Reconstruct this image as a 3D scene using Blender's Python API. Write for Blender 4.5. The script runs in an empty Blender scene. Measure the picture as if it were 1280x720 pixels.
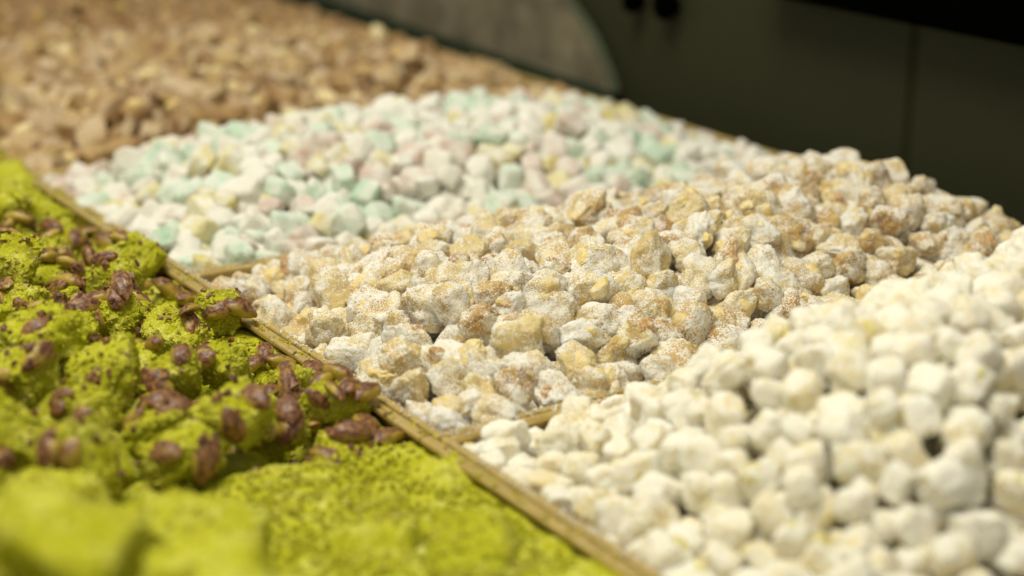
import bpy, math, random
import numpy as np
from mathutils import Vector, Matrix, Euler, noise

random.seed(11)
rng = np.random.default_rng(11)
SC = bpy.context.scene
COL = SC.collection

# ------------------------------------------------------------------ camera
# world: x across the trays towards the back wall, y along the rail, z = 0 at the tray rims
CAM_H = 0.29
PITCH = math.radians(18.2)
YAW = math.radians(32.7)
FPX = 2220.0
cam_d = bpy.data.cameras.new('camera')
cam = bpy.data.objects.new('camera', cam_d)
COL.objects.link(cam)
cam.location = (0, 0, CAM_H)
cam.rotation_euler = (math.pi / 2 - PITCH, 0, -YAW)
cam_d.sensor_width = 36.0
cam_d.lens = FPX / 1280 * 36.0
cam_d.clip_start = 0.01
cam_d.clip_end = 50
cam_d.dof.use_dof = True
cam_d.dof.focus_distance = 0.845
cam_d.dof.aperture_fstop = 4.2
SC.camera = cam

# ------------------------------------------------------------------ world and lamps
w = bpy.data.worlds.new('World')
SC.world = w
w.use_nodes = True
bg = w.node_tree.nodes['Background']
bg.inputs['Color'].default_value = (1.0, 0.96, 0.84, 1)
bg.inputs['Strength'].default_value = 0.35

def area(name, loc, target, size, power, colour):
    d = bpy.data.lights.new(name, 'AREA')
    d.shape = 'DISK'
    d.size = size
    d.energy = power
    d.color = colour
    o = bpy.data.objects.new(name, d)
    COL.objects.link(o)
    o.location = loc
    o.rotation_euler = (Vector(target) - Vector(loc)).to_track_quat('-Z', 'Y').to_euler()
    return o

area('ceiling_lamp', (0.05, 0.72, 1.45), (0.5, 0.80, 0), 0.9, 22.5, (1.0, 0.95, 0.79))

vs = SC.view_settings
vs.view_transform = 'Standard'
vs.look = 'None'
vs.exposure = 0.0
vs.gamma = 1.0
SC.cycles.use_denoising = True
SC.cycles.max_bounces = 6
SC.cycles.diffuse_bounces = 4

# ------------------------------------------------------------------ projection helpers
cP, sP = math.cos(PITCH), math.sin(PITCH)
cY, sY = math.cos(YAW), math.sin(YAW)
RIGHT = np.array([cY, -sY, 0.0])
FWD = np.array([sY * cP, cY * cP, -sP])
UP = np.array([sY * sP, cY * sP, cP])

def project(p):
    d = np.asarray(p, float) - np.array([0, 0, CAM_H])
    z = d @ FWD
    return 640 + FPX * (d @ RIGHT) / z, 360 - FPX * (d @ UP) / z, z

def on_wall(px, py, x):
    """point where the view direction of a pixel meets the upright plane at x"""
    d = FWD + RIGHT * (px - 640) / FPX + UP * (360 - py) / FPX
    return np.array([0, 0, CAM_H]) + d * (x / d[0])

# ------------------------------------------------------------------ material helpers
class NT:
    def __init__(self, name):
        self.m = bpy.data.materials.new(name)
        self.m.use_nodes = True
        self.t = self.m.node_tree
        self.b = self.t.nodes['Principled BSDF']
    def n(self, typ, **kw):
        nd = self.t.nodes.new(typ)
        for k, v in kw.items():
            if k.startswith('_'):
                setattr(nd, k[1:], v)
            else:
                s = nd.inputs[int(k[1:])] if k[0] == 'i' and k[1:].isdigit() else nd.inputs[k.replace('__', ' ')]
                self.put(s, v)
        return nd
    def put(self, s, v):
        if isinstance(v, bpy.types.NodeSocket):
            self.t.links.new(v, s)
        else:
            s.default_value = v
    def coord(self):
        return self.n('ShaderNodeTexCoord').outputs['Object']
    def rand(self):
        return self.n('ShaderNodeObjectInfo').outputs['Random']
    def math(self, op, a, b=0.0, c=0.0, clamp=False):
        nd = self.n('ShaderNodeMath', _operation=op, _use_clamp=clamp)
        self.put(nd.inputs[0], a); self.put(nd.inputs[1], b); self.put(nd.inputs[2], c)
        return nd.outputs[0]
    def noise(self, scale, detail=3, rough=0.55, wv=None, vec=None):
        nd = self.n('ShaderNodeTexNoise', _noise_dimensions='4D' if wv is not None else '3D')
        self.put(nd.inputs['Vector'], vec if vec is not None else self.coord())
        if wv is not None:
            self.put(nd.inputs['W'], wv)
        nd.inputs['Scale'].default_value = scale
        nd.inputs['Detail'].default_value = detail
        nd.inputs['Roughness'].default_value = rough
        return nd.outputs[0]
    def ramp(self, f, stops, interp='LINEAR'):
        nd = self.n('ShaderNodeValToRGB', i0=f)
        r = nd.color_ramp
        r.interpolation = interp
        while len(r.elements) < len(stops):
            r.elements.new(0.5)
        for e, (p, c) in zip(r.elements, stops):
            e.position = p
            e.color = tuple(c) + (1,) if len(c) == 3 else c
        return nd.outputs[0]
    def mix(self, f, a, b):
        nd = self.n('ShaderNodeMix', _data_type='RGBA')
        self.put(nd.inputs[0], f)
        for s, v in ((nd.inputs[6], a), (nd.inputs[7], b)):
            self.put(s, v if isinstance(v, bpy.types.NodeSocket) else tuple(v) + (1,))
        return nd.outputs[2]
    def map(self, v, a, b, c=0.0, d=1.0):
        nd = self.n('ShaderNodeMapRange', i0=v)
        for i, x in enumerate((a, b, c, d)):
            self.put(nd.inputs[i + 1], x)
        return nd.outputs[0]
    def attr(self, name):
        return self.n('ShaderNodeAttribute', _attribute_name=name).outputs['Fac']
    def bump(self, h, strength, dist):
        nd = self.n('ShaderNodeBump', Height=h)
        nd.inputs['Strength'].default_value = strength
        nd.inputs['Distance'].default_value = dist
        self.put(self.b.inputs['Normal'], nd.outputs[0])
    def out(self, col, rough=0.8, spec=0.3, sss=0.0):
        self.put(self.b.inputs['Base Color'], col)
        self.put(self.b.inputs['Roughness'], rough)
        self.b.inputs['Specular IOR Level'].default_value = spec
        if sss:
            self.b.inputs['Subsurface Weight'].default_value = sss
            self.b.inputs['Subsurface Radius'].default_value = (1.0, 0.7, 0.4)
            self.b.inputs['Subsurface Scale'].default_value = 0.004
        return self.m

def dusted(name, stops, nut_cols, powder, cover, grain=1500.0, spread=0.22, rough=0.85, patch=1.0, sss=0.0, contrast=1.0):
    """sweet of a translucent jelly with nut pieces in it, dusted with sugar grains"""
    t = NT(name)
    r = t.rand()
    w4 = t.math('MULTIPLY', r, 37.0)
    base = t.ramp(t.math('ADD', t.math('MULTIPLY', t.noise(70, 2, wv=w4), 0.7), t.math('MULTIPLY', r, 0.3)), stops)
    nutc = t.mix(t.noise(260, 2, wv=w4), nut_cols[0], nut_cols[1])
    body = t.mix(t.map(t.attr('nut'), 0.35, 0.6), base, nutc)
    big = t.noise(85, 3, 0.6, wv=t.math('ADD', w4, 5.0))
    fine = t.math('MULTIPLY_ADD', t.noise(grain, 2, 0.7, wv=w4), contrast, 0.5 - 0.5 * contrast)
    lvl = t.math('ADD', t.math('MULTIPLY', t.math('SUBTRACT', big, 0.5), patch), t.math('MULTIPLY', t.math('SUBTRACT', t.math('FRACT', t.math('MULTIPLY', r, 13.7)), 0.5), spread))
    s = t.math('ADD', t.math('ADD', fine, lvl), cover)
    pf = t.map(s, 0.44, 0.58)
    col = t.mix(pf, body, powder)
    h = t.math('ADD', t.math('MULTIPLY', fine, 0.6), t.math('MULTIPLY', t.noise(420, 3, wv=w4), 0.9))
    t.bump(h, 0.9, 0.0011)
    return t.out(col, rough, 0.25, sss)

M = {}
M['hazel'] = dusted('hazelnut_jelly', [(0.25, (0.40, 0.20, 0.05)), (0.42, (0.60, 0.42, 0.165)), (0.70, (0.76, 0.62, 0.31))],
                    ((0.82, 0.68, 0.33), (0.78, 0.60, 0.22)), (0.89, 0.87, 0.80), 0.015, spread=0.18, patch=1.25, grain=1250.0, sss=0.35, contrast=1.5)
M['white'] = dusted('coconut_white', [(0.3, (0.78, 0.66, 0.36)), (0.7, (0.84, 0.76, 0.54))],
                    ((0.72, 0.62, 0.25), (0.75, 0.66, 0.36)), (0.91, 0.88, 0.77), 0.10, grain=800, spread=0.14, patch=1.1, sss=0.5)
M['brown'] = dusted('caramel_jelly', [(0.25, (0.26, 0.13, 0.05)), (0.5, (0.46, 0.30, 0.135)), (0.75, (0.60, 0.44, 0.20))],
                    ((0.66, 0.48, 0.16), (0.58, 0.38, 0.12)), (0.64, 0.50, 0.33), -0.04, grain=900, spread=0.3)

def pastel(name, c1, c2):
    t = NT(name)
    r = t.rand()
    w4 = t.math('MULTIPLY', r, 29.0)
    base = t.mix(r, c1, c2)
    big = t.noise(90, 3, 0.6, wv=w4)
    fine = t.noise(1100, 2, 0.7, wv=w4)
    s = t.math('ADD', t.math('MULTIPLY', t.math('SUBTRACT', big, 0.5), 1.6), fine)
    col = t.mix(t.map(s, 0.21, 0.76), base, (0.86, 0.85, 0.78))
    t.bump(t.math('ADD', fine, t.noise(350, 2, wv=w4)), 0.7, 0.0009)
    return t.out(col, 0.85, 0.25, 0.2)
PASTEL = [('mint_green', pastel('mint_jelly', (0.42, 0.63, 0.45), (0.58, 0.73, 0.59))),
          ('pale_yellow', pastel('lemon_jelly', (0.66, 0.55, 0.10), (0.78, 0.70, 0.32))),
          ('dusty_pink', pastel('rose_jelly', (0.52, 0.34, 0.25), (0.74, 0.58, 0.50))),
          ('chalk_white', pastel('plain_jelly', (0.82, 0.78, 0.68), (0.86, 0.84, 0.76)))]

def green_mat(name, dark, mid, light, skin=0.71):
    t = NT(name)
    r = t.rand()
    w4 = t.math('MULTIPLY', r, 31.0)
    big = t.noise(60, 3, 0.6, wv=w4)
    fine = t.noise(620, 3, 0.65, wv=w4)
    c = t.ramp(t.math('ADD', t.math('MULTIPLY', big, 0.5), t.math('MULTIPLY', fine, 0.5)), [(0.32, dark), (0.5, mid), (0.68, light)])
    c = t.mix(t.map(t.math('ADD', t.noise(95, 2, wv=t.math('ADD', w4, 3.0)), t.math('MULTIPLY', r, 0.12)), 0.62, 0.82), c, (0.34, 0.30, 0.02))
    sk = t.map(t.noise(210, 2, wv=t.math('ADD', w4, 9.0)), skin, skin + 0.05)
    c = t.mix(sk, c, (0.20, 0.10, 0.045))
    t.bump(t.math('ADD', fine, t.noise(230, 3, wv=w4)), 0.9, 0.0013)
    return t.out(c, 0.85, 0.2)
M['green'] = green_mat('ground_pistachio', (0.26, 0.26, 0.010), (0.53, 0.53, 0.018), (0.80, 0.78, 0.26))
M['crumb'] = green_mat('pistachio_grit', (0.36, 0.36, 0.015), (0.54, 0.53, 0.03), (0.72, 0.66, 0.22), 0.66)

def nut_mat():
    t = NT('pistachio_skin')
    r = t.rand()
    w4 = t.math('MULTIPLY', r, 41.0)
    a = t.noise(120, 3, 0.6, wv=w4)
    skin = t.ramp(t.noise(500, 3, wv=w4), [(0.3, (0.075, 0.030, 0.026)), (0.47, (0.16, 0.068, 0.042)), (0.66, (0.40, 0.20, 0.05))])
    flesh = t.mix(t.noise(200, 2, wv=w4), (0.44, 0.25, 0.05), (0.46, 0.40, 0.04))
    c = t.mix(t.map(t.math('ADD', t.math('ADD', a, t.math('MULTIPLY', t.attr('nut'), 0.34)), t.math('MULTIPLY', t.math('SUBTRACT', r, 0.5), 0.22)), 0.62, 0.80), skin, flesh)
    t.bump(t.noise(700, 3, wv=w4), 0.6, 0.0006)
    return t.out(c, 0.38, 0.5)
M['pistachio'] = nut_mat()

def chip_mat(name, a, b):
    t = NT(name)
    w4 = t.math('MULTIPLY', t.rand(), 23.0)
    c = t.mix(t.noise(300, 3, wv=w4), a, b)
    pf = t.map(t.math('ADD', t.noise(1500, 2, 0.7, wv=w4), t.math('MULTIPLY', t.noise(120, 2, wv=w4), 0.5)), 0.68, 0.92)
    t.bump(t.noise(600, 3, wv=w4), 0.6, 0.0008)
    return t.out(t.mix(pf, c, (0.86, 0.80, 0.62)), 0.6, 0.35)
M['nutchip'] = chip_mat('hazelnut_kernel', (0.80, 0.54, 0.10), (0.82, 0.68, 0.32))
M['gelchip'] = chip_mat('amber_jelly', (0.46, 0.22, 0.055), (0.56, 0.32, 0.11))
M['pischip'] = chip_mat('pistachio_kernel', (0.66, 0.58, 0.08), (0.80, 0.70, 0.20))

def brass():
    t = NT('golden_metal')
    n = t.noise(60, 4)
    c = t.mix(n, (0.50, 0.35, 0.10), (0.68, 0.52, 0.20))
    c = t.mix(t.map(t.noise(300, 3), 0.58, 0.75), c, (0.72, 0.62, 0.40))
    t.bump(t.noise(400, 3), 0.3, 0.0004)
    t.b.inputs['Metallic'].default_value = 0.35
    return t.out(c, t.map(n, 0.3, 0.7, 0.32, 0.5), 0.5)
M['brass'] = brass()

def dull(name, a, b, scale, rough, spec=0.3, bump=0.0):
    t = NT(name)
    n = t.noise(scale, 4, 0.6)
    if bump:
        t.bump(n, bump, 0.001)
    return t.out(t.mix(t.map(n, 0.3, 0.7), a, b), rough, spec)
M['wall'] = dull('dark_laminate', (0.030, 0.032, 0.0145), (0.034, 0.036, 0.0165), 9, 0.6, 0.2)
M['seam'] = dull('seam_filler', (0.0245, 0.026, 0.0105), (0.027, 0.0285, 0.012), 20, 0.7, 0.1)
M['black'] = dull('black_laminate', (0.0006, 0.0006, 0.0005), (0.0010, 0.0010, 0.0008), 20, 0.8, 0.0)
M['panel'] = dull('painted_reflection', (0.085, 0.078, 0.048), (0.30, 0.265, 0.18), 26, 0.7, 0.2, 0.3)  # mottling stands in for the brown sweets reflected in the glass panel
M['edge'] = dull('green_glass_edge', (0.020, 0.040, 0.022), (0.035, 0.060, 0.035), 30, 0.4, 0.4)
M['edge_light'] = dull('pale_glass_edge', (0.075, 0.09, 0.055), (0.10, 0.115, 0.075), 30, 0.35, 0.5)
M['counter'] = dull('counter_top', (0.05, 0.04, 0.025), (0.07, 0.055, 0.035), 15, 0.6)

# ------------------------------------------------------------------ mesh helpers
def mesh(name, v, f, mat, smooth=True, attr=None):
    me = bpy.data.meshes.new(name)
    me.from_pydata([tuple(map(float, p)) for p in v], [], [tuple(map(int, q)) for q in f])
    me.materials.append(mat)
    if smooth:
        me.polygons.foreach_set('use_smooth', [True] * len(me.polygons))
    if attr is not None:
        a = me.attributes.new('nut', 'FLOAT', 'POINT')
        a.data.foreach_set('value', np.asarray(attr, np.float32))
    me.update()
    return me

def obj(name, me, parent=None, loc=(0, 0, 0), rot=None):
    o = bpy.data.objects.new(name, me)
    COL.objects.link(o)
    if parent is not None:
        o.parent = parent
    o.location = loc
    if rot is not None:
        o.rotation_euler = rot
    return o

def tag(o, label=None, cat=None, group=None, kind=None):
    for k, v in (('label', label), ('category', cat), ('group', group), ('kind', kind)):
        if v:
            o[k] = v
    return o

def box_vf(x0, x1, y0, y1, z0, z1):
    v = [(x0, y0, z0), (x1, y0, z0), (x1, y1, z0), (x0, y1, z0), (x0, y0, z1), (x1, y0, z1), (x1, y1, z1), (x0, y1, z1)]
    f = [(3, 2, 1, 0), (4, 5, 6, 7), (0, 1, 5, 4), (1, 2, 6, 5), (2, 3, 7, 6), (3, 0, 4, 7)]
    return v, f

def box(name, mat, x0, x1, y0, y1, z0, z1, parent=None, bevel=0.0):
    cx, cy, cz = (x0 + x1) / 2, (y0 + y1) / 2, z0
    v, f = box_vf(x0 - cx, x1 - cx, y0 - cy, y1 - cy, 0, z1 - z0)
    o = obj(name, mesh(name, v, f, mat, False), parent)
    base = parent.location if parent is not None else Vector((0, 0, 0))
    o.location = Vector((cx, cy, cz)) - Vector(base)
    if bevel:
        b = o.modifiers.new('bevel', 'BEVEL')
        b.width = bevel
        b.segments = 3
    return o

_grid = {}
def cube_grid(n):
    if n in _grid:
        return _grid[n]
    idx, v, f = {}, [], []
    def vid(p):
        k = tuple(np.round(p, 6))
        if k not in idx:
            idx[k] = len(v)
            v.append(k)
        return idx[k]
    for ax in range(3):
        for s in (-1, 1):
            a, b = (ax + 1) % 3, (ax + 2) % 3
            for i in range(n):
                for j in range(n):
                    q = []
                    for di, dj in ((0, 0), (1, 0), (1, 1), (0, 1)):
                        p = [0, 0, 0]
                        p[ax] = s
                        p[a] = -1 + 2 * (i + di) / n
                        p[b] = -1 + 2 * (j + dj) / n
                        q.append(vid(p))
                    f.append(q if s > 0 else q[::-1])
    _grid[n] = (np.array(v), np.array(f))
    return _grid[n]

def lump(n, size, k, lumps, seed, jit=0.12, rough=0.05, fr=1.8, aspect=0.2, cuts=0):
    """lumpy rounded block: superellipsoid + shear + nut bulges + rough skin + knife-cut faces"""
    R = np.random.default_rng(seed)
    p, f = cube_grid(n)
    p = p * 1.0
    # even out the corners
    d = p / np.linalg.norm(p, axis=1)[:, None]
    d = 0.55 * p / np.abs(p).max(1)[:, None] + 0.45 * d
    d /= np.linalg.norm(d, axis=1)[:, None]
    r = 1.0 / (np.abs(d) ** k).sum(1) ** (1 / k)
    q = d * r[:, None]
    nut = np.zeros(len(q))
    for i in range(lumps):
        c = R.normal(size=3)
        c /= np.linalg.norm(c)
        wd = R.uniform(0.35, 0.6)
        g = np.exp(-np.arccos(np.clip(d @ c, -1, 1)) ** 2 / (2 * (wd * 0.62) ** 2))
        q += d * (g * R.uniform(0.10, 0.26))[:, None]
        if i % 2 == 0:
            nut = np.maximum(nut, g)
    for i in range(cuts):
        c = R.normal(size=3)
        c /= np.linalg.norm(c)
        h = R.uniform(0.72, 0.95)
        over = np.maximum(q @ c - h, 0)
        q -= c[None, :] * (over * 0.92)[:, None]
    off = Vector(R.uniform(-50, 50, 3))
    nz = np.array([noise.noise(Vector(x) * fr + off) * 0.7 + noise.noise(Vector(x) * fr * 3.1 + off) * 0.38 + noise.noise(Vector(x) * fr * 7.0 + off) * 0.20 for x in q])
    q = q + d * (nz * rough * 3)[:, None]
    A = np.eye(3) + R.uniform(-jit, jit, (3, 3))
    A = np.diag(1 + R.uniform(-aspect, aspect, 3)) @ A
    q = q @ A.T
    q *= size / 2
    q -= (q.max(0) + q.min(0)) / 2
    return q, f, nut

def rnd_rot(tilt=None):
    if tilt is None:
        return Euler((random.uniform(0, 6.28), random.uniform(0, 6.28), random.uniform(0, 6.28)))
    return Euler((random.gauss(0, tilt), random.gauss(0, tilt), random.uniform(0, 6.28)))

def poisson(x0, x1, y0, y1, dmin, tries=12000):
    cell = dmin
    g, pts = {}, []
    for _ in range(tries):
        x, y = random.uniform(x0, x1), random.uniform(y0, y1)
        ci, cj = int(x / cell) , int(y / cell)
        ok = True
        for i in range(ci - 1, ci + 2):
            for j in range(cj - 1, cj + 2):
                for (a, b) in g.get((i, j), ()):
                    if (a - x) ** 2 + (b - y) ** 2 < dmin * dmin:
                        ok = False
        if ok:
            g.setdefault((ci, cj), []).append((x, y))
            pts.append((x, y))
    return pts

def sstep(a, b, x):
    t = min(1, max(0, (x - a) / (b - a)))
    return t * t * (3 - 2 * t)

def in_frame(p, mx=30):
    px, py, z = project(p)
    return z > 0.05 and -mx < px < 1280 + mx and -mx < py < 720 + mx

def join_mesh(name, items, mat):
    """items: list of (verts, faces, nut, 4x4) joined into one mesh"""
    V, F, N, o = [], [], [], 0
    for v, f, nut, m in items:
        m = np.array(m)
        V.append(v @ m[:3, :3].T + m[:3, 3])
        F.append(f + o)
        N.append(nut)
        o += len(v)
    return mesh(name, np.concatenate(V), np.concatenate(F), mat, True, np.concatenate(N))

# ------------------------------------------------------------------ layout (metres)
RAIL = 0.343          # x of the golden rail between the two rows
BACK = 0.790          # x of the trays' back rims
YB = [0.330, 0.592, 0.858, 1.112, 1.376, 1.640, 1.904]   # cross dividers of the right-hand row
DEPTH = 0.030         # tray depth
WALL = 0.835

# ------------------------------------------------------------------ setting
tag(box('counter', M['counter'], -0.35, 0.93, 0.10, 2.10, -0.075, -DEPTH - 0.0015, bevel=0.004), kind='structure')
wall = tag(box('wall', M['wall'], WALL + 0.012, WALL + 0.04, 0.05, 2.10, -0.074, 0.80), kind='structure')
ys = on_wall(1136, 150, WALL)[1]
g = 0.0048
box('panel', M['wall'], WALL, WALL + 0.0118, 0.06, ys - g, -0.07, 0.79, wall)
box('panel', M['wall'], WALL, WALL + 0.0118, ys + g, 2.09, -0.07, 0.79, wall)
box('seam_strip', M['seam'], WALL + 0.0004, WALL + 0.0117, ys - g + 0.0003, ys + g - 0.0003, -0.07, 0.79, wall)

# black shelf edge running along the wall
zs = on_wall(1135, 31, WALL - 0.03)[2]
tag(box('shelf', M['black'], WALL - 0.03, WALL - 0.001, 0.06, on_wall(960, -6, WALL - 0.03)[1] + 0.02, zs, zs + 0.09, bevel=0.003),
    'black shelf edge running along the top of the dark olive wall', 'shelf')

# two round black knobs
for px, py, rr in ((788, 3, 0.0085), (829, 7, 0.0115)):
    c = on_wall(px, py, WALL - 0.012)
    V, F = [], []
    prof = [(0.0, 0.55), (0.004, 0.6), (0.006, 0.95), (0.010, 1.0), (0.014, 0.92), (0.0165, 0.6), (0.0175, 0.0)]
    ns = 24
    for (h, r) in prof:
        for k in range(ns):
            a = 2 * math.pi * k / ns
            V.append((-h, r * rr * math.cos(a), r * rr * math.sin(a)))
    for i in range(len(prof) - 1):
        for k in range(ns):
            k2 = (k + 1) % ns
            F.append((i * ns + k, i * ns + k2, (i + 1) * ns + k2, (i + 1) * ns + k))
    o = obj('wall_knob', mesh('wall_knob', V, F, M['black']), None, (WALL - 0.0002, c[1], c[2]))
    big = rr > 0.01
    tag(o, 'larger round black knob on the dark wall beside the mottled panel' if big else 'smaller round black knob on the dark wall beside the mottled panel', 'knob', 'black knobs on the wall')

# glass panel with a rounded end behind the far trays, sweets' reflection painted on
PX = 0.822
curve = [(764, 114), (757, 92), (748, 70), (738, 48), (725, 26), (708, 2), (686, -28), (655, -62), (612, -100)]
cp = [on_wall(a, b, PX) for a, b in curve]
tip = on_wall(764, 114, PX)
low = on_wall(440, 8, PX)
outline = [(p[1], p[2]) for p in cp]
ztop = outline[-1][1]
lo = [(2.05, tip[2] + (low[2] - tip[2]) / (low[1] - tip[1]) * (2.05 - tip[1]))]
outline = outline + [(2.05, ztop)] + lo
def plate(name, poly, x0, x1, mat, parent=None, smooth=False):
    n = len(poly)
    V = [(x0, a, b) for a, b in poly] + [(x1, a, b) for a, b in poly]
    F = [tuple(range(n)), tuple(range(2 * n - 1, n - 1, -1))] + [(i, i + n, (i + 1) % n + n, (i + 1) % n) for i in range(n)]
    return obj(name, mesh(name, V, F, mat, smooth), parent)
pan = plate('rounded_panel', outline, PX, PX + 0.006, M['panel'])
tag(pan, 'curved end glass panel behind the caramel sweets, mottled grey beige with their painted reflection', 'panel')
strip = [(a, b) for a, b in outline[:9]]
edge = strip + [(a - 0.0035, b + 0.0005) for a, b in reversed(strip)]
plate('edge_trim', edge, PX - 0.0005, PX + 0.0065, M['edge_light'], pan)
lo0, lo1 = outline[0], outline[-1]
dz = 0.010
plate('base_rail', [(lo0[0] - 0.002, lo0[1] - 0.0003), (lo1[0], lo1[1] - 0.0003), (lo1[0], lo1[1] - dz - 0.004), (lo0[0] - 0.002, lo0[1] - dz)], PX - 0.001, PX + 0.007, M['edge'], pan)
plate('lower_skirt', [(lo0[0], lo0[1] - dz - 0.0004), (lo1[0], lo1[1] - dz - 0.0044), (lo1[0], -0.030), (lo0[0], -0.030)], PX + 0.001, PX + 0.006, M['edge'], pan)

# ------------------------------------------------------------------ trays
def tray(x0, x1, y0, y1, label, rim=0.0042, zr=0.0, zc=-0.0003):
    t = bpy.data.objects.new('serving_tray', None)
    COL.objects.link(t)
    t.location = ((x0 + x1) / 2, (y0 + y1) / 2, -DEPTH)
    tag(t, label, 'tray', 'golden trays set side by side')
    e = 0.0006
    x0 += e; x1 -= e; y0 += e; y1 -= e
    th = 0.0015
    box('base', M['brass'], x0 + th, x1 - th, y0 + th, y1 - th, -DEPTH, -DEPTH + 0.0018, t)
    H0, H1 = -DEPTH, zr - 0.003
    box('side_wall', M['brass'], x0, x0 + th, y0, y1, H0, H1, t)
    box('side_wall', M['brass'], x1 - th, x1, y0, y1, H0, H1, t)
    box('side_wall', M['brass'], x0 + th, x1 - th, y0, y0 + th, H0, H1 + zc, t)
    box('side_wall', M['brass'], x0 + th, x1 - th, y1 - th, y1, H0, H1 + zc, t)
    box('rim', M['brass'], x0, x0 + rim, y0, y1, H1, zr, t, 0.0012)
    box('rim', M['brass'], x1 - rim, x1, y0, y1, H1, zr, t, 0.0012)
    box('rim', M['brass'], x0 + rim + 0.0001, x1 - rim - 0.0001, y0, y0 + rim, H1 + zc, zr + zc, t, 0.0012)
    box('rim', M['brass'], x0 + rim + 0.0001, x1 - rim - 0.0001, y1 - rim, y1, H1 + zc, zr + zc, t, 0.0012)
    return t

names = ['golden tray filled with white powdered sweets flecked with pistachio', 'golden tray filled with sugared hazelnut sweets',
         'golden tray filled with pastel mint, yellow and pink sweets', 'golden tray of brown caramel sweets next to the pastel ones',
         'golden tray of brown caramel sweets in front of the mottled panel', 'golden tray of brown caramel sweets at the far end of the row']
for i in range(6):
    tray(RAIL, BACK, YB[i], YB[i + 1], names[i])
LY = [0.235, 0.596, 0.975, 1.34]
LX = -0.11
lnames = ['golden tray of bright green sweets coated in ground pistachio', 'golden tray of green sweets topped with whole brown pistachios',
          'golden tray of plain green pistachio sweets beside the caramel ones']
for i in range(3):
    tray(LX, RAIL, LY[i], LY[i + 1], lnames[i], 0.0060, zc=-0.019)

# ------------------------------------------------------------------ heaps of sweets
def heap_fn(x0, x1, y0, y1, hmax, edge, hb=0.0, seed=0, lean=0.0, eb=0.8, ey=1.0, fe=0.0):
    """mound height above the rim"""
    off = Vector((seed * 7.3, seed * 3.1, 0.5))
    def H(x, y):
        dx = min(sstep(0, edge, x - x0), sstep(0, edge * eb, x1 - x))
        dy = min(sstep(0, edge, y - y0), sstep(0, edge * ey, y1 - y))
        n = noise.noise(Vector((x, y, 0)) * 16 + off)
        base = -0.0045 + hb
        return base + (hmax * (1 + lean * (x - x0) / (x1 - x0)) + 0.007 * n) * dx * dy - 0.003 * (1 - dx) - fe * (1 - sstep(0, edge * 0.5, y1 - y))
    return H

def where(x, y, x0, x1, y0, y1, near, far, top):
    if top:
        return 'perched on top'
    if x < x0 + 0.030:
        return 'against the long golden rail'
    if x > x1 - 0.035:
        return 'by the back rim'
    if y < y0 + 0.035:
        return near
    if y > y1 - 0.035:
        return far
    return 'inside the heap'

def fill(kind, x0, x1, y0, y1, H, size, spacing, variants, low, mats, name, labeler, cat, group, cap, chips=None, tilt=None, extra=0.10, margin=0.003, hollow=0.0, near='', far='', m1=0.0):
    """variants: list of (v, f, nut); mats: list of (key, material)"""
    mset = {}
    for vi, (v, f, nut) in enumerate(variants):
        for key, mt in mats:
            mset[(vi, key)] = mesh(name + '_body', v, f, mt, True, nut)
    h = size / 2
    pts = poisson(x0 + h * 0.8 + margin, x1 - h * 0.8 - margin, y0 + h * 0.8 + margin, y1 - h * 0.8 - margin - m1, spacing)
    items = []
    for (x, y) in pts:
        if random.random() < hollow:
            continue
        items.append((x, y, H(x, y) + random.gauss(0, 0.0022), False))
    for (x, y) in poisson(x0 + size, x1 - size, y0 + size, y1 - size, spacing * 1.25):
        if random.random() < extra:
            items.append((x, y, H(x, y) + size * random.uniform(0.28, 0.5), True))
    scored = []
    for it in items:
        px, py, z = project(it[:3])
        scored.append((0 if in_frame(it[:3]) else 1, z, it))
    scored.sort(key=lambda s: (s[0], s[1]))
    indiv = [s[2] for s in scored if s[0] == 0][:cap]
    rest = [s[2] for s in scored if s[0] == 0][cap:] + [s[2] for s in scored if s[0] == 1]
    count = 0
    for (*p, top) in indiv:
        vi = random.randrange(len(variants))
        key, mt = random.choice(mats)
        rot = rnd_rot(tilt)
        sc = random.triangular(0.74, 1.24, 1.0)
        o = obj(name, mset[(vi, key)], None, p, rot)
        o.scale = (sc, sc, sc)
        has = chips(o, variants[vi][0], rot) if chips else None
        size_word = 'large ' if sc > 1.09 else 'small ' if sc < 0.89 else ''
        ext = np.ptp(variants[vi][0], axis=0)
        size_word += 'elongated ' if ext.max() / ext.min() > 1.4 else ''
        tag(o, size_word + labeler(key, has) + ', ' + where(p[0], p[1], x0, x1, y0, y1, near, far, top), cat, group)
        count += 1
    # pieces underneath and beyond the frame
    under = []
    for (x, y) in poisson(x0 + h * 0.8 + margin, x1 - h * 0.8 - margin, y0 + h * 0.8 + margin, y1 - h * 0.8 - margin, spacing * 1.05):
        under.append((x, y, H(x, y) - size * 0.55))
    bits = {}
    for p in [q[:3] for q in rest] + under:
        v, f, nut = random.choice(low)
        key, mt = random.choice(mats)
        m = Matrix.Translation(p) @ rnd_rot(tilt).to_matrix().to_4x4() @ Matrix.Diagonal((*[random.uniform(0.9, 1.12)] * 3, 1))
        bits.setdefault(key, []).append((v, f, nut, m))
    return bits, count

def mound(name, x0, x1, y0, y1, H, drop, mat, nx=26):
    """solid heap under the top layers so that no tray floor shows through"""
    x0 += 0.003; x1 -= 0.003; y0 += 0.003; y1 -= 0.003
    V, F = [], []
    for i in range(nx + 1):
        for j in range(nx + 1):
            x = x0 + (x1 - x0) * i / nx
            y = y0 + (y1 - y0) * j / nx
            V.append((x, y, max(-DEPTH + 0.003, H(x, y) - drop + 0.003 * noise.noise(Vector((x, y, 0)) * 90))))
    for i in range(nx):
        for j in range(nx):
            a = i * (nx + 1) + j
            F.append((a, a + nx + 1, a + nx + 2, a + 1))
    return V, F

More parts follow.
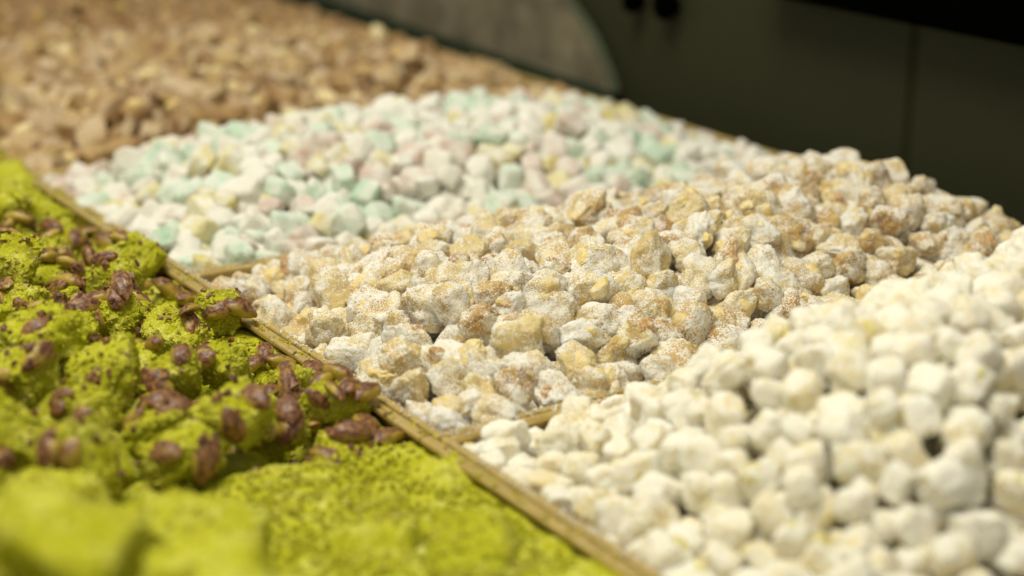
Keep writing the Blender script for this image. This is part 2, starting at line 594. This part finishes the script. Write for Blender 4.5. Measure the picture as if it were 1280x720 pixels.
def stuff(name, items, mat, label, cat, extra=None):
    v, f, nut = [], [], []
    if extra:
        V, F = extra
        items = items + [(np.array(V), np.array(F), np.zeros(len(V)), np.eye(4))]
    me = join_mesh(name, items, mat)
    return tag(obj(name, me), label, cat, kind='stuff')

def chip_mesh(name, seed, size, mat, k=3.0, cuts=3):
    v, f, n = lump(8, size, k, 0, seed, 0.2, 0.09, 2.2, 0.28, cuts)
    return mesh(name, v, f, mat, False if cuts > 3 else True, n)

CAMDIR = -FWD
def chip_adder(part, meshes, prob, sink=0.25, nmax=2, size=0.008):
    def add(o, verts, rot):
        if random.random() > prob:
            return None
        R = np.array(rot.to_matrix())
        wv = verts @ R.T
        s = wv @ (CAMDIR * 0.7 + np.array([0, 0, 0.7]))
        cand = np.argsort(-s)[: max(6, len(s) // 3)]
        for k in range(random.randint(1, nmax)):
            i = int(random.choice(cand))
            me = random.choice(meshes)
            p = verts[i] * (1 - sink * size / np.linalg.norm(verts[i]))
            c = obj(part, me, o, p, rnd_rot())
            ss = random.uniform(0.6, 1.05)
            c.scale = (ss, ss, ss)
        return part
    return add

# --- hazelnut sweets (in focus)
hv = [lump(18, 0.0172, random.uniform(2.6, 5.2), random.randint(4, 8), 100 + i, 0.18, 0.085, 2.0, 0.2, random.randint(1, 4)) for i in range(16)]
hl = [lump(13, 0.0172, 3.5, 5, 140 + i, 0.14, 0.045, 1.7, 0.18, 1) for i in range(9)]
kern = [chip_mesh('hazelnut_chunk', 200 + i, 0.0100, M['nutchip'], 2.6, i % 3 + 2) for i in range(6)]
gel = [chip_mesh('hazelnut_chunk', 220 + i, 0.0098, M['gelchip'], 3.5, 4) for i in range(3)]
Hh = heap_fn(RAIL, BACK, YB[1], YB[2], 0.030, 0.080, seed=1, lean=0.15, eb=1.2, ey=1.5, fe=0.006)
def lab_h(key, has):
    return 'sugar dusted tan sweet with a bare nut chunk' if has else 'lumpy tan sugared sweet'
bits, n = fill('hazel', RAIL, BACK, YB[1], YB[2], Hh, 0.0172, 0.0131, hv, hl, [('h', M['hazel'])], 'hazelnut_sweet', lab_h,
               'sweet', 'sugared hazelnut sweets', 300, chip_adder('hazelnut_chunk', kern * 2 + gel * 2, 0.40, 0.45, 2), near='beside the white heap', far='beside the pastel heap', extra=0.05, m1=0.008)
print('hazel', n)
stuff('hazelnut_sweet_heap', bits['h'], M['hazel'], 'lower layer of tan sugared sweets under the hazelnut heap', 'sweets', mound('m', RAIL, BACK, YB[1], YB[2], Hh, 0.022, M['hazel']))

# --- white sweets
wv_ = [lump(16, 0.0146, random.uniform(3.0, 4.8), random.randint(1, 3), 300 + i, 0.14, 0.055, 2.2, 0.16, random.randint(0, 2)) for i in range(14)]
wl_ = [lump(11, 0.0146, 3.4, 2, 340 + i, 0.12, 0.035, 1.5, 0.16, 1) for i in range(6)]
pk = [chip_mesh('pistachio_chunk', 400 + i, 0.0066, M['pischip'], 3.0, 4) for i in range(4)]
Hw = heap_fn(RAIL, BACK, YB[0], YB[1], 0.050, 0.115, seed=2, lean=0.75, fe=0.002)
def lab_w(key, has):
    return 'white powdered sweet with a green pistachio bit' if has else 'plain white powdered sweet'
bits, n = fill('white', RAIL, BACK, YB[0], YB[1], Hw, 0.0150, 0.0117, wv_, wl_, [('w', M['white'])], 'white_sweet', lab_w,
               'sweet', 'white powdered sweets', 300, chip_adder('pistachio_chunk', pk, 0.36, 0.62, 2, 0.006), tilt=0.7, near='at the front', far='beside the hazelnut heap', extra=0.06, m1=-0.002)
print('white', n)
stuff('white_sweet_heap', bits['w'], M['white'], 'lower layer of white powdered sweets under the white heap', 'sweets', mound('m', RAIL, BACK, YB[0], YB[1], Hw, 0.021, M['white']))

# --- pastel sweets
pv = [lump(12, 0.0155, random.uniform(3.6, 6.5), 1, 500 + i, 0.2, 0.045, 1.5, 0.2, random.randint(1, 3)) for i in range(12)]
pl_ = [lump(8, 0.0155, 6, 0, 540 + i, 0.18, 0.02, 1.2, 0.2, 2) for i in range(5)]
Hp = heap_fn(RAIL, BACK, YB[2], YB[3], 0.031, 0.085, seed=3, lean=-0.1, eb=2.0)
pm = PASTEL + PASTEL + [PASTEL[0], PASTEL[3], PASTEL[3]]
txt = {'mint_green': 'mint green powdered sweet', 'pale_yellow': 'pale yellow powdered sweet',
       'dusty_pink': 'dusty pink powdered sweet', 'chalk_white': 'chalk white sweet among pastel ones'}
bits, n = fill('pastel', RAIL, BACK, YB[2], YB[3], Hp, 0.0155, 0.0124, pv, pl_, pm, 'pastel_sweet', lambda k, h: txt[k], 'sweet',
               'pastel powdered sweets', 300, None, tilt=0.6, extra=0.04, near='beside the hazelnut heap', far='beside the caramel heap')
print('pastel', n)
first = True
for key, mt in PASTEL:
    stuff('pastel_sweet_heap', bits[key], mt, key.replace('_', ' ') + ' sweets in the lower layer of the pastel heap', 'sweets',
          mound('m', RAIL, BACK, YB[2], YB[3], Hp, 0.027, mt) if key == 'chalk_white' else None)

# --- caramel sweets, two heaps run together
bv = [lump(10, 0.0188, random.uniform(4.0, 7.5), random.randint(1, 3), 600 + i, 0.24, 0.04, 1.6, 0.32, random.randint(2, 5)) for i in range(10)]
bl = [lump(8, 0.0188, 4, 3, 640 + i, 0.2, 0.04, 1.6, 0.25, 2) for i in range(6)]
almond = [chip_mesh('nut_chunk', 700 + i, 0.011, M['nutchip'], 2.3, 3) for i in range(4)]
Hb = heap_fn(RAIL, BACK, YB[3], YB[6], 0.026, 0.085, seed=4, lean=0.1, eb=1.8)
def lab_b(key, has):
    return 'brown caramel sweet with a yellow nut' if has else 'plain brown caramel sweet'
bits, n = fill('brown', RAIL, BACK, YB[3], YB[6], Hb, 0.0188, 0.0148, bv, bl, [('b', M['brown'])], 'caramel_sweet', lab_b, 'sweet',
               'brown caramel sweets', 300, chip_adder('nut_chunk', almond, 0.34, 0.3, 1, 0.01), near='beside the pastel heap', far='at the far end')
print('brown', n)
stuff('caramel_sweet_heap', bits['b'], M['brown'], 'far and lower brown caramel sweets of the heap', 'sweets', mound('m', RAIL, BACK, YB[3], YB[6], Hb, 0.028, M['brown'], 40))

# ------------------------------------------------------------------ pistachio side
def pistachio_mesh(seed, half=False):
    R = np.random.default_rng(seed)
    p, f = cube_grid(8)
    d = p / np.linalg.norm(p, axis=1)[:, None]
    q = d * np.array([0.0102, 0.0056, 0.0042]) * R.uniform(0.92, 1.1, 3)
    pt = 1 - 0.38 * np.abs(d[:, 0]) ** 4
    q[:, 1] *= pt
    q[:, 2] *= pt
    q[:, 1] *= 1 - 0.18 * d[:, 0]                       # one end slimmer
    q[:, 2] += 0.0012 * (1 - d[:, 0] ** 2) - 0.0006     # slight bend
    groove = np.exp(-(d[:, 1] / 0.13) ** 2) * (d[:, 2] > 0)
    q[:, 2] -= 0.0007 * groove
    if half:
        q[:, 2] = np.maximum(q[:, 2], -0.0004)
    off = Vector(R.uniform(-50, 50, 3))
    q += d * np.array([noise.noise(Vector(x) * 330 + off) for x in q])[:, None] * 0.0008
    return mesh('pistachio', q, f, M['pistachio'], True, np.clip(np.abs(d[:, 1]) * 1.15 - d[:, 2] * 0.45, 0, 1))
nuts = [pistachio_mesh(800 + i, i % 3 == 2) for i in range(8)]

def crumb_mesh(name, v, f, count, seed, mat, s0=0.0009, s1=0.0022):
    """grit of ground pistachio clinging to a surface"""
    R = np.random.default_rng(seed)
    v = np.asarray(v); f = np.asarray(f)
    oc = np.array([(1, 0, 0), (-1, 0, 0), (0, 1, 0), (0, -1, 0), (0, 0, 1), (0, 0, -1)], float)
    of = np.array([(0, 2, 4), (2, 1, 4), (1, 3, 4), (3, 0, 4), (2, 0, 5), (1, 2, 5), (3, 1, 5), (0, 3, 5)])
    V, F = [], []
    fi = R.integers(0, len(f), count)
    for k, i in enumerate(fi):
        wts = R.dirichlet((1, 1, 1, 1))
        c = (v[f[i]] * wts[:, None]).sum(0)
        s = R.uniform(s0, s1) * R.uniform(0.6, 1.0)
        A = R.normal(size=(3, 3))
        Q, _ = np.linalg.qr(A)
        V.append((oc * R.uniform(0.6, 1.2, (6, 1)) * s * R.uniform(0.6, 1.2, 3)) @ Q.T + c)
        F.append(of + 6 * k)
    return mesh(name, np.concatenate(V), np.concatenate(F), mat, False)

gv, gm, gc = [], [], []
for i in range(9):
    if i < 5:      # broken crumbly pieces
        q, f, nut = lump(20, 0.040, random.uniform(4.0, 7.0), random.randint(2, 4), 900 + i, 0.2, 0.075, 2.4, 0.2, random.randint(1, 4))
    else:          # cut blocks
        q, f, nut = lump(20, 0.040, random.uniform(6.0, 10.0), 1, 900 + i, 0.16, 0.045, 2.2, 0.14, random.randint(1, 2))
    q[:, 2] *= 0.82
    gv.append((q, f, nut))
    gm.append(mesh('green_sweet_body', q, f, M['green'], True, nut))
    gc.append(crumb_mesh('crumb_coating', q, f, 420 if i < 5 else 260, 950 + i, M['crumb'], 0.0012, 0.0036))
gl_ = [lump(9, 0.040, 4, 3, 980 + i, 0.15, 0.05, 1.9, 0.14, 1) for i in range(4)]

def nut_on(o, verts, rot, k, sc):
    R = np.array(rot.to_matrix())
    wv = verts @ R.T
    s = wv @ (CAMDIR * 0.5 + np.array([0, 0, 0.8]))
    cand = np.argsort(-s)[: len(s) // 3]
    for _ in range(k):
        i = int(random.choice(cand))
        nrm = verts[i] / np.linalg.norm(verts[i])
        c = obj('pistachio', random.choice(nuts), o, verts[i] - nrm * 0.0012)
        q = Vector(nrm).to_track_quat('Z', 'X')
        c.rotation_euler = (q.to_matrix() @ Euler((random.gauss(0, 0.25), random.gauss(0, 0.25), random.uniform(0, 6.28))).to_matrix()).to_euler()
        ss = random.uniform(0.72, 1.02) / sc
        c.scale = (ss, ss, ss)

def green_fill(x0, x1, y0, y1, H, size, spacing, nutk, label, group, tilt=0.3, sink=lambda x, y: 0.0, zj=0.003, pick=range(9)):
    h = size / 2
    rest = []
    n = 0
    for (x, y) in poisson(x0 + h * 0.75, x1 - h * 0.75, y0 + h * 0.75, y1 - h * 0.75, spacing, 5000):
        p = (x, y, H(x, y) - size * (0.22 + sink(x, y)) + random.gauss(0, zj))
        rot = rnd_rot(tilt)
        sc = size / 0.040 * random.uniform(0.85, 1.12)
        if in_frame(p, 90):
            i = random.choice(pick)
            o = obj('green_sweet', gm[i], None, p, rot)
            o.scale = (sc, sc, sc)
            tag(obj('crumb_coating', gc[i], o), kind='stuff')
            k = nutk()
            if k:
                nut_on(o, gv[i][0], rot, k, sc)
            tag(o, ('large ' if sc > size / 0.04 * 1.04 else 'small ' if sc < size / 0.04 * 0.93 else '') + label(k) + (', against the golden rail' if x > RAIL - 0.05 else ', away from the rail'), 'sweet', group)
            n += 1
        else:
            v, f, nut = random.choice(gl_)
            rest.append((v, f, nut, Matrix.Translation(p) @ rot.to_matrix().to_4x4() @ Matrix.Diagonal((sc, sc, sc, 1))))
    for (x, y) in poisson(x0 + h * 0.75, x1 - h * 0.75, y0 + h * 0.75, y1 - h * 0.75, spacing * 1.05, 3000):
        v, f, nut = random.choice(gl_)
        sc = size / 0.040
        rest.append((v, f, nut, Matrix.Translation((x, y, H(x, y) - size * 1.05)) @ rnd_rot(tilt).to_matrix().to_4x4() @ Matrix.Diagonal((sc, sc, sc, 1))))
    print('green', n)
    return rest

def Hmid(x, y):          # tray with whole pistachios
    d = RAIL - x
    return -0.004 + 0.036 * sstep(0.0, 0.14, d) * (0.45 + 0.55 * sstep(0, 0.09, y - LY[1])) * sstep(-0.02, 0.10, LY[2] - y + 0.03) + 0.006 * noise.noise(Vector((x, y, 0)) * 18)
def Hnear(x, y):         # low near the rail, high heap of blocks further in
    d = RAIL - x
    return -0.002 + 0.054 * sstep(0.105, 0.19, d) * sstep(-0.01, 0.11, LY[1] - y) + 0.004 * sstep(0, 0.08, d) + 0.004 * noise.noise(Vector((x, y, 3)) * 16)
def Hfar(x, y):
    d = RAIL - x
    return -0.003 + 0.020 * sstep(0.0, 0.09, d) + 0.004 * noise.noise(Vector((x, y, 6)) * 16)

def Hgrit(x, y):         # grit between the blocks, level with the rim beside the rail
    return Hmid(x, y) - 0.001 - 0.050 * sstep(0.016, 0.060, RAIL - x)
r1 = green_fill(LX, RAIL - 0.005, LY[1] + 0.004, LY[2], Hmid, 0.0285, 0.0290, lambda: random.choice([1, 1, 2, 2, 3, 4]),
                lambda k: ['bare green crumb coated sweet among topped ones', 'green crumb coated sweet with one whole pistachio', 'green crumb coated sweet with two whole pistachios', 'green crumb coated sweet with three whole pistachios', 'green crumb coated sweet with four whole pistachios'][k], 'pistachio topped green sweets', 0.45, lambda x, y: 0.0, 0.006, (0, 1, 2, 3, 4, 0, 1, 2, 3, 4, 5, 7))
stuff('green_sweet_heap', r1, M['green'], 'lower layer of green sweets under the pistachio topped heap', 'sweets', mound('m', LX, RAIL - 0.001, LY[1], LY[2], Hgrit, 0.002, M['green'], 50))
def Hbed(x, y):          # loose ground pistachio, level by the rail, low under the blocks
    return Hnear(x, y) - 0.040 * sstep(0.095, 0.14, RAIL - x)
r2 = green_fill(LX, RAIL - 0.004, LY[0], LY[1] - 0.006, Hnear, 0.036, 0.0385, lambda: 0,
                lambda k: 'bright green block coated in ground pistachio', 'plain green ground pistachio blocks', 0.2, lambda x, y: 0.30 * (1 - sstep(0.09, 0.15, RAIL - x)), 0.007, (5, 6, 7, 8))
stuff('green_sweet_heap', r2, M['green'], 'lower layer of green blocks under the ground pistachio heap', 'sweets', mound('m', LX, RAIL - 0.001, LY[0], LY[1] + 0.012, Hbed, 0.003, M['green'], 60))
r3 = green_fill(LX, RAIL - 0.006, LY[2], LY[3], Hfar, 0.038, 0.032, lambda: 0,
                lambda k: 'green crumb coated sweet in the far tray beside caramel sweets', 'far plain green sweets', 0.25)
stuff('green_sweet_heap', r3, M['green'], 'lower layer of green sweets in the far pistachio tray', 'sweets', mound('m', LX, RAIL, LY[2], LY[3], Hfar, 0.030, M['green']))

# ground pistachio strewn over the near and middle trays
for (H, y0, y1, drop, cnt, lab) in ((Hbed, LY[0], LY[1] + 0.010, 0.002, 16000, 'ground pistachio strewn over the plain green blocks'), (Hgrit, LY[1] + 0.004, LY[2], 0.001, 9000, 'ground pistachio strewn between the pistachio topped sweets')):
    V, F = mound('c', 0.02, RAIL - 0.006, y0, y1, H, drop, None, 60)
    tag(obj('ground_pistachio', crumb_mesh('ground_pistachio', V, F, cnt, 77, M['crumb'], 0.0008, 0.0026)), lab, 'crumbs', kind='stuff')

bpy.context.view_layer.update()
DG = bpy.context.evaluated_depsgraph_get()
def top_of(x, y):
    """height of whatever lies uppermost at x, y"""
    hit, loc, *_ = SC.ray_cast(DG, Vector((x, y, 0.2)), Vector((0, 0, -1)))
    return loc.z if hit else -DEPTH
V, F = [], []
for i in range(2600):
    x, y = random.uniform(0.05, RAIL - 0.004), random.uniform(LY[1] + 0.002, LY[2])
    V.append((x, y, top_of(x, y) + 0.0004))
    F.append((i, i, i, i))
tag(obj('nut_fragments', crumb_mesh('nut_fragments', V, F, 1500, 78, M['pistachio'], 0.0012, 0.0042)), 'broken brown pistachio bits scattered over the topped green sweets', 'nut bits', kind='stuff')

# loose pistachios along the rail of the middle tray
k = 0
for (x, y) in poisson(RAIL - 0.095, RAIL - 0.008, LY[1] + 0.008, LY[2] - 0.01, 0.0135, 4000):
    d = RAIL - x
    dens = (1.0 if d < 0.075 else 0.5) if y < LY[1] + 0.06 else 0.45
    if random.random() > dens:
        continue
    z = sum(top_of(x + a, y + b) for a, b in ((0, 0), (0.004, 0), (-0.004, 0), (0, 0.004), (0, -0.004))) / 5 + 0.0022
    p = (x, y, z)
    if not in_frame(p):
        continue
    o = obj('loose_pistachio', random.choice(nuts), None, p, Euler((random.gauss(0, 0.5), random.gauss(0, 0.35), random.uniform(0, 6.28))))
    ss = random.uniform(0.75, 1.05)
    o.scale = (ss, ss, ss)
    spot = 'in the cluster at the tray corner' if y < LY[1] + 0.065 and d < 0.07 else 'right beside the golden rail' if d < 0.03 else 'lying between the green sweets'
    tag(o, ('large ' if ss > 0.97 else 'small ' if ss < 0.83 else '') + 'loose whole brown pistachio ' + spot, 'pistachio', 'loose pistachios by the rail')
    k += 1
print('loose', k)

# sugar grains and green crumbs spilled on the rims
def strip_quads(x0, x1, y0, y1, z, n=30):
    V, F = [], []
    for i in range(n + 1):
        a = i / n
        if x1 - x0 < y1 - y0:
            V += [(x0, y0 + (y1 - y0) * a, z), (x1, y0 + (y1 - y0) * a, z)]
        else:
            V += [(x0 + (x1 - x0) * a, y0, z), (x0 + (x1 - x0) * a, y1, z)]
    for i in range(n):
        F.append((2 * i, 2 * i + 1, 2 * i + 3, 2 * i + 2))
    return V, F
V, F = strip_quads(RAIL, RAIL + 0.0045, 0.40, 1.11, 0.0004)
for j in (1, 2):
    v2, f2 = strip_quads(RAIL + 0.004, RAIL + 0.30, YB[j] - 0.0045, YB[j] + 0.0045, 0.0002)
    F += [tuple(i + len(V) for i in q) for q in f2]
    V += v2
tag(obj('sugar_grains', crumb_mesh('sugar_grains', V, F, 1500, 5, M['white'], 0.0003, 0.0011)), 'white sugar grains spilled on the golden rims', 'sugar', kind='stuff')
V, F = strip_quads(RAIL - 0.0065, RAIL - 0.0005, 0.40, 1.2, 0.0004)
tag(obj('spilled_crumbs', crumb_mesh('spilled_crumbs', V, F, 420, 6, M['crumb'], 0.0004, 0.0016)), 'green pistachio crumbs spilled along the golden rail', 'crumbs', kind='stuff')
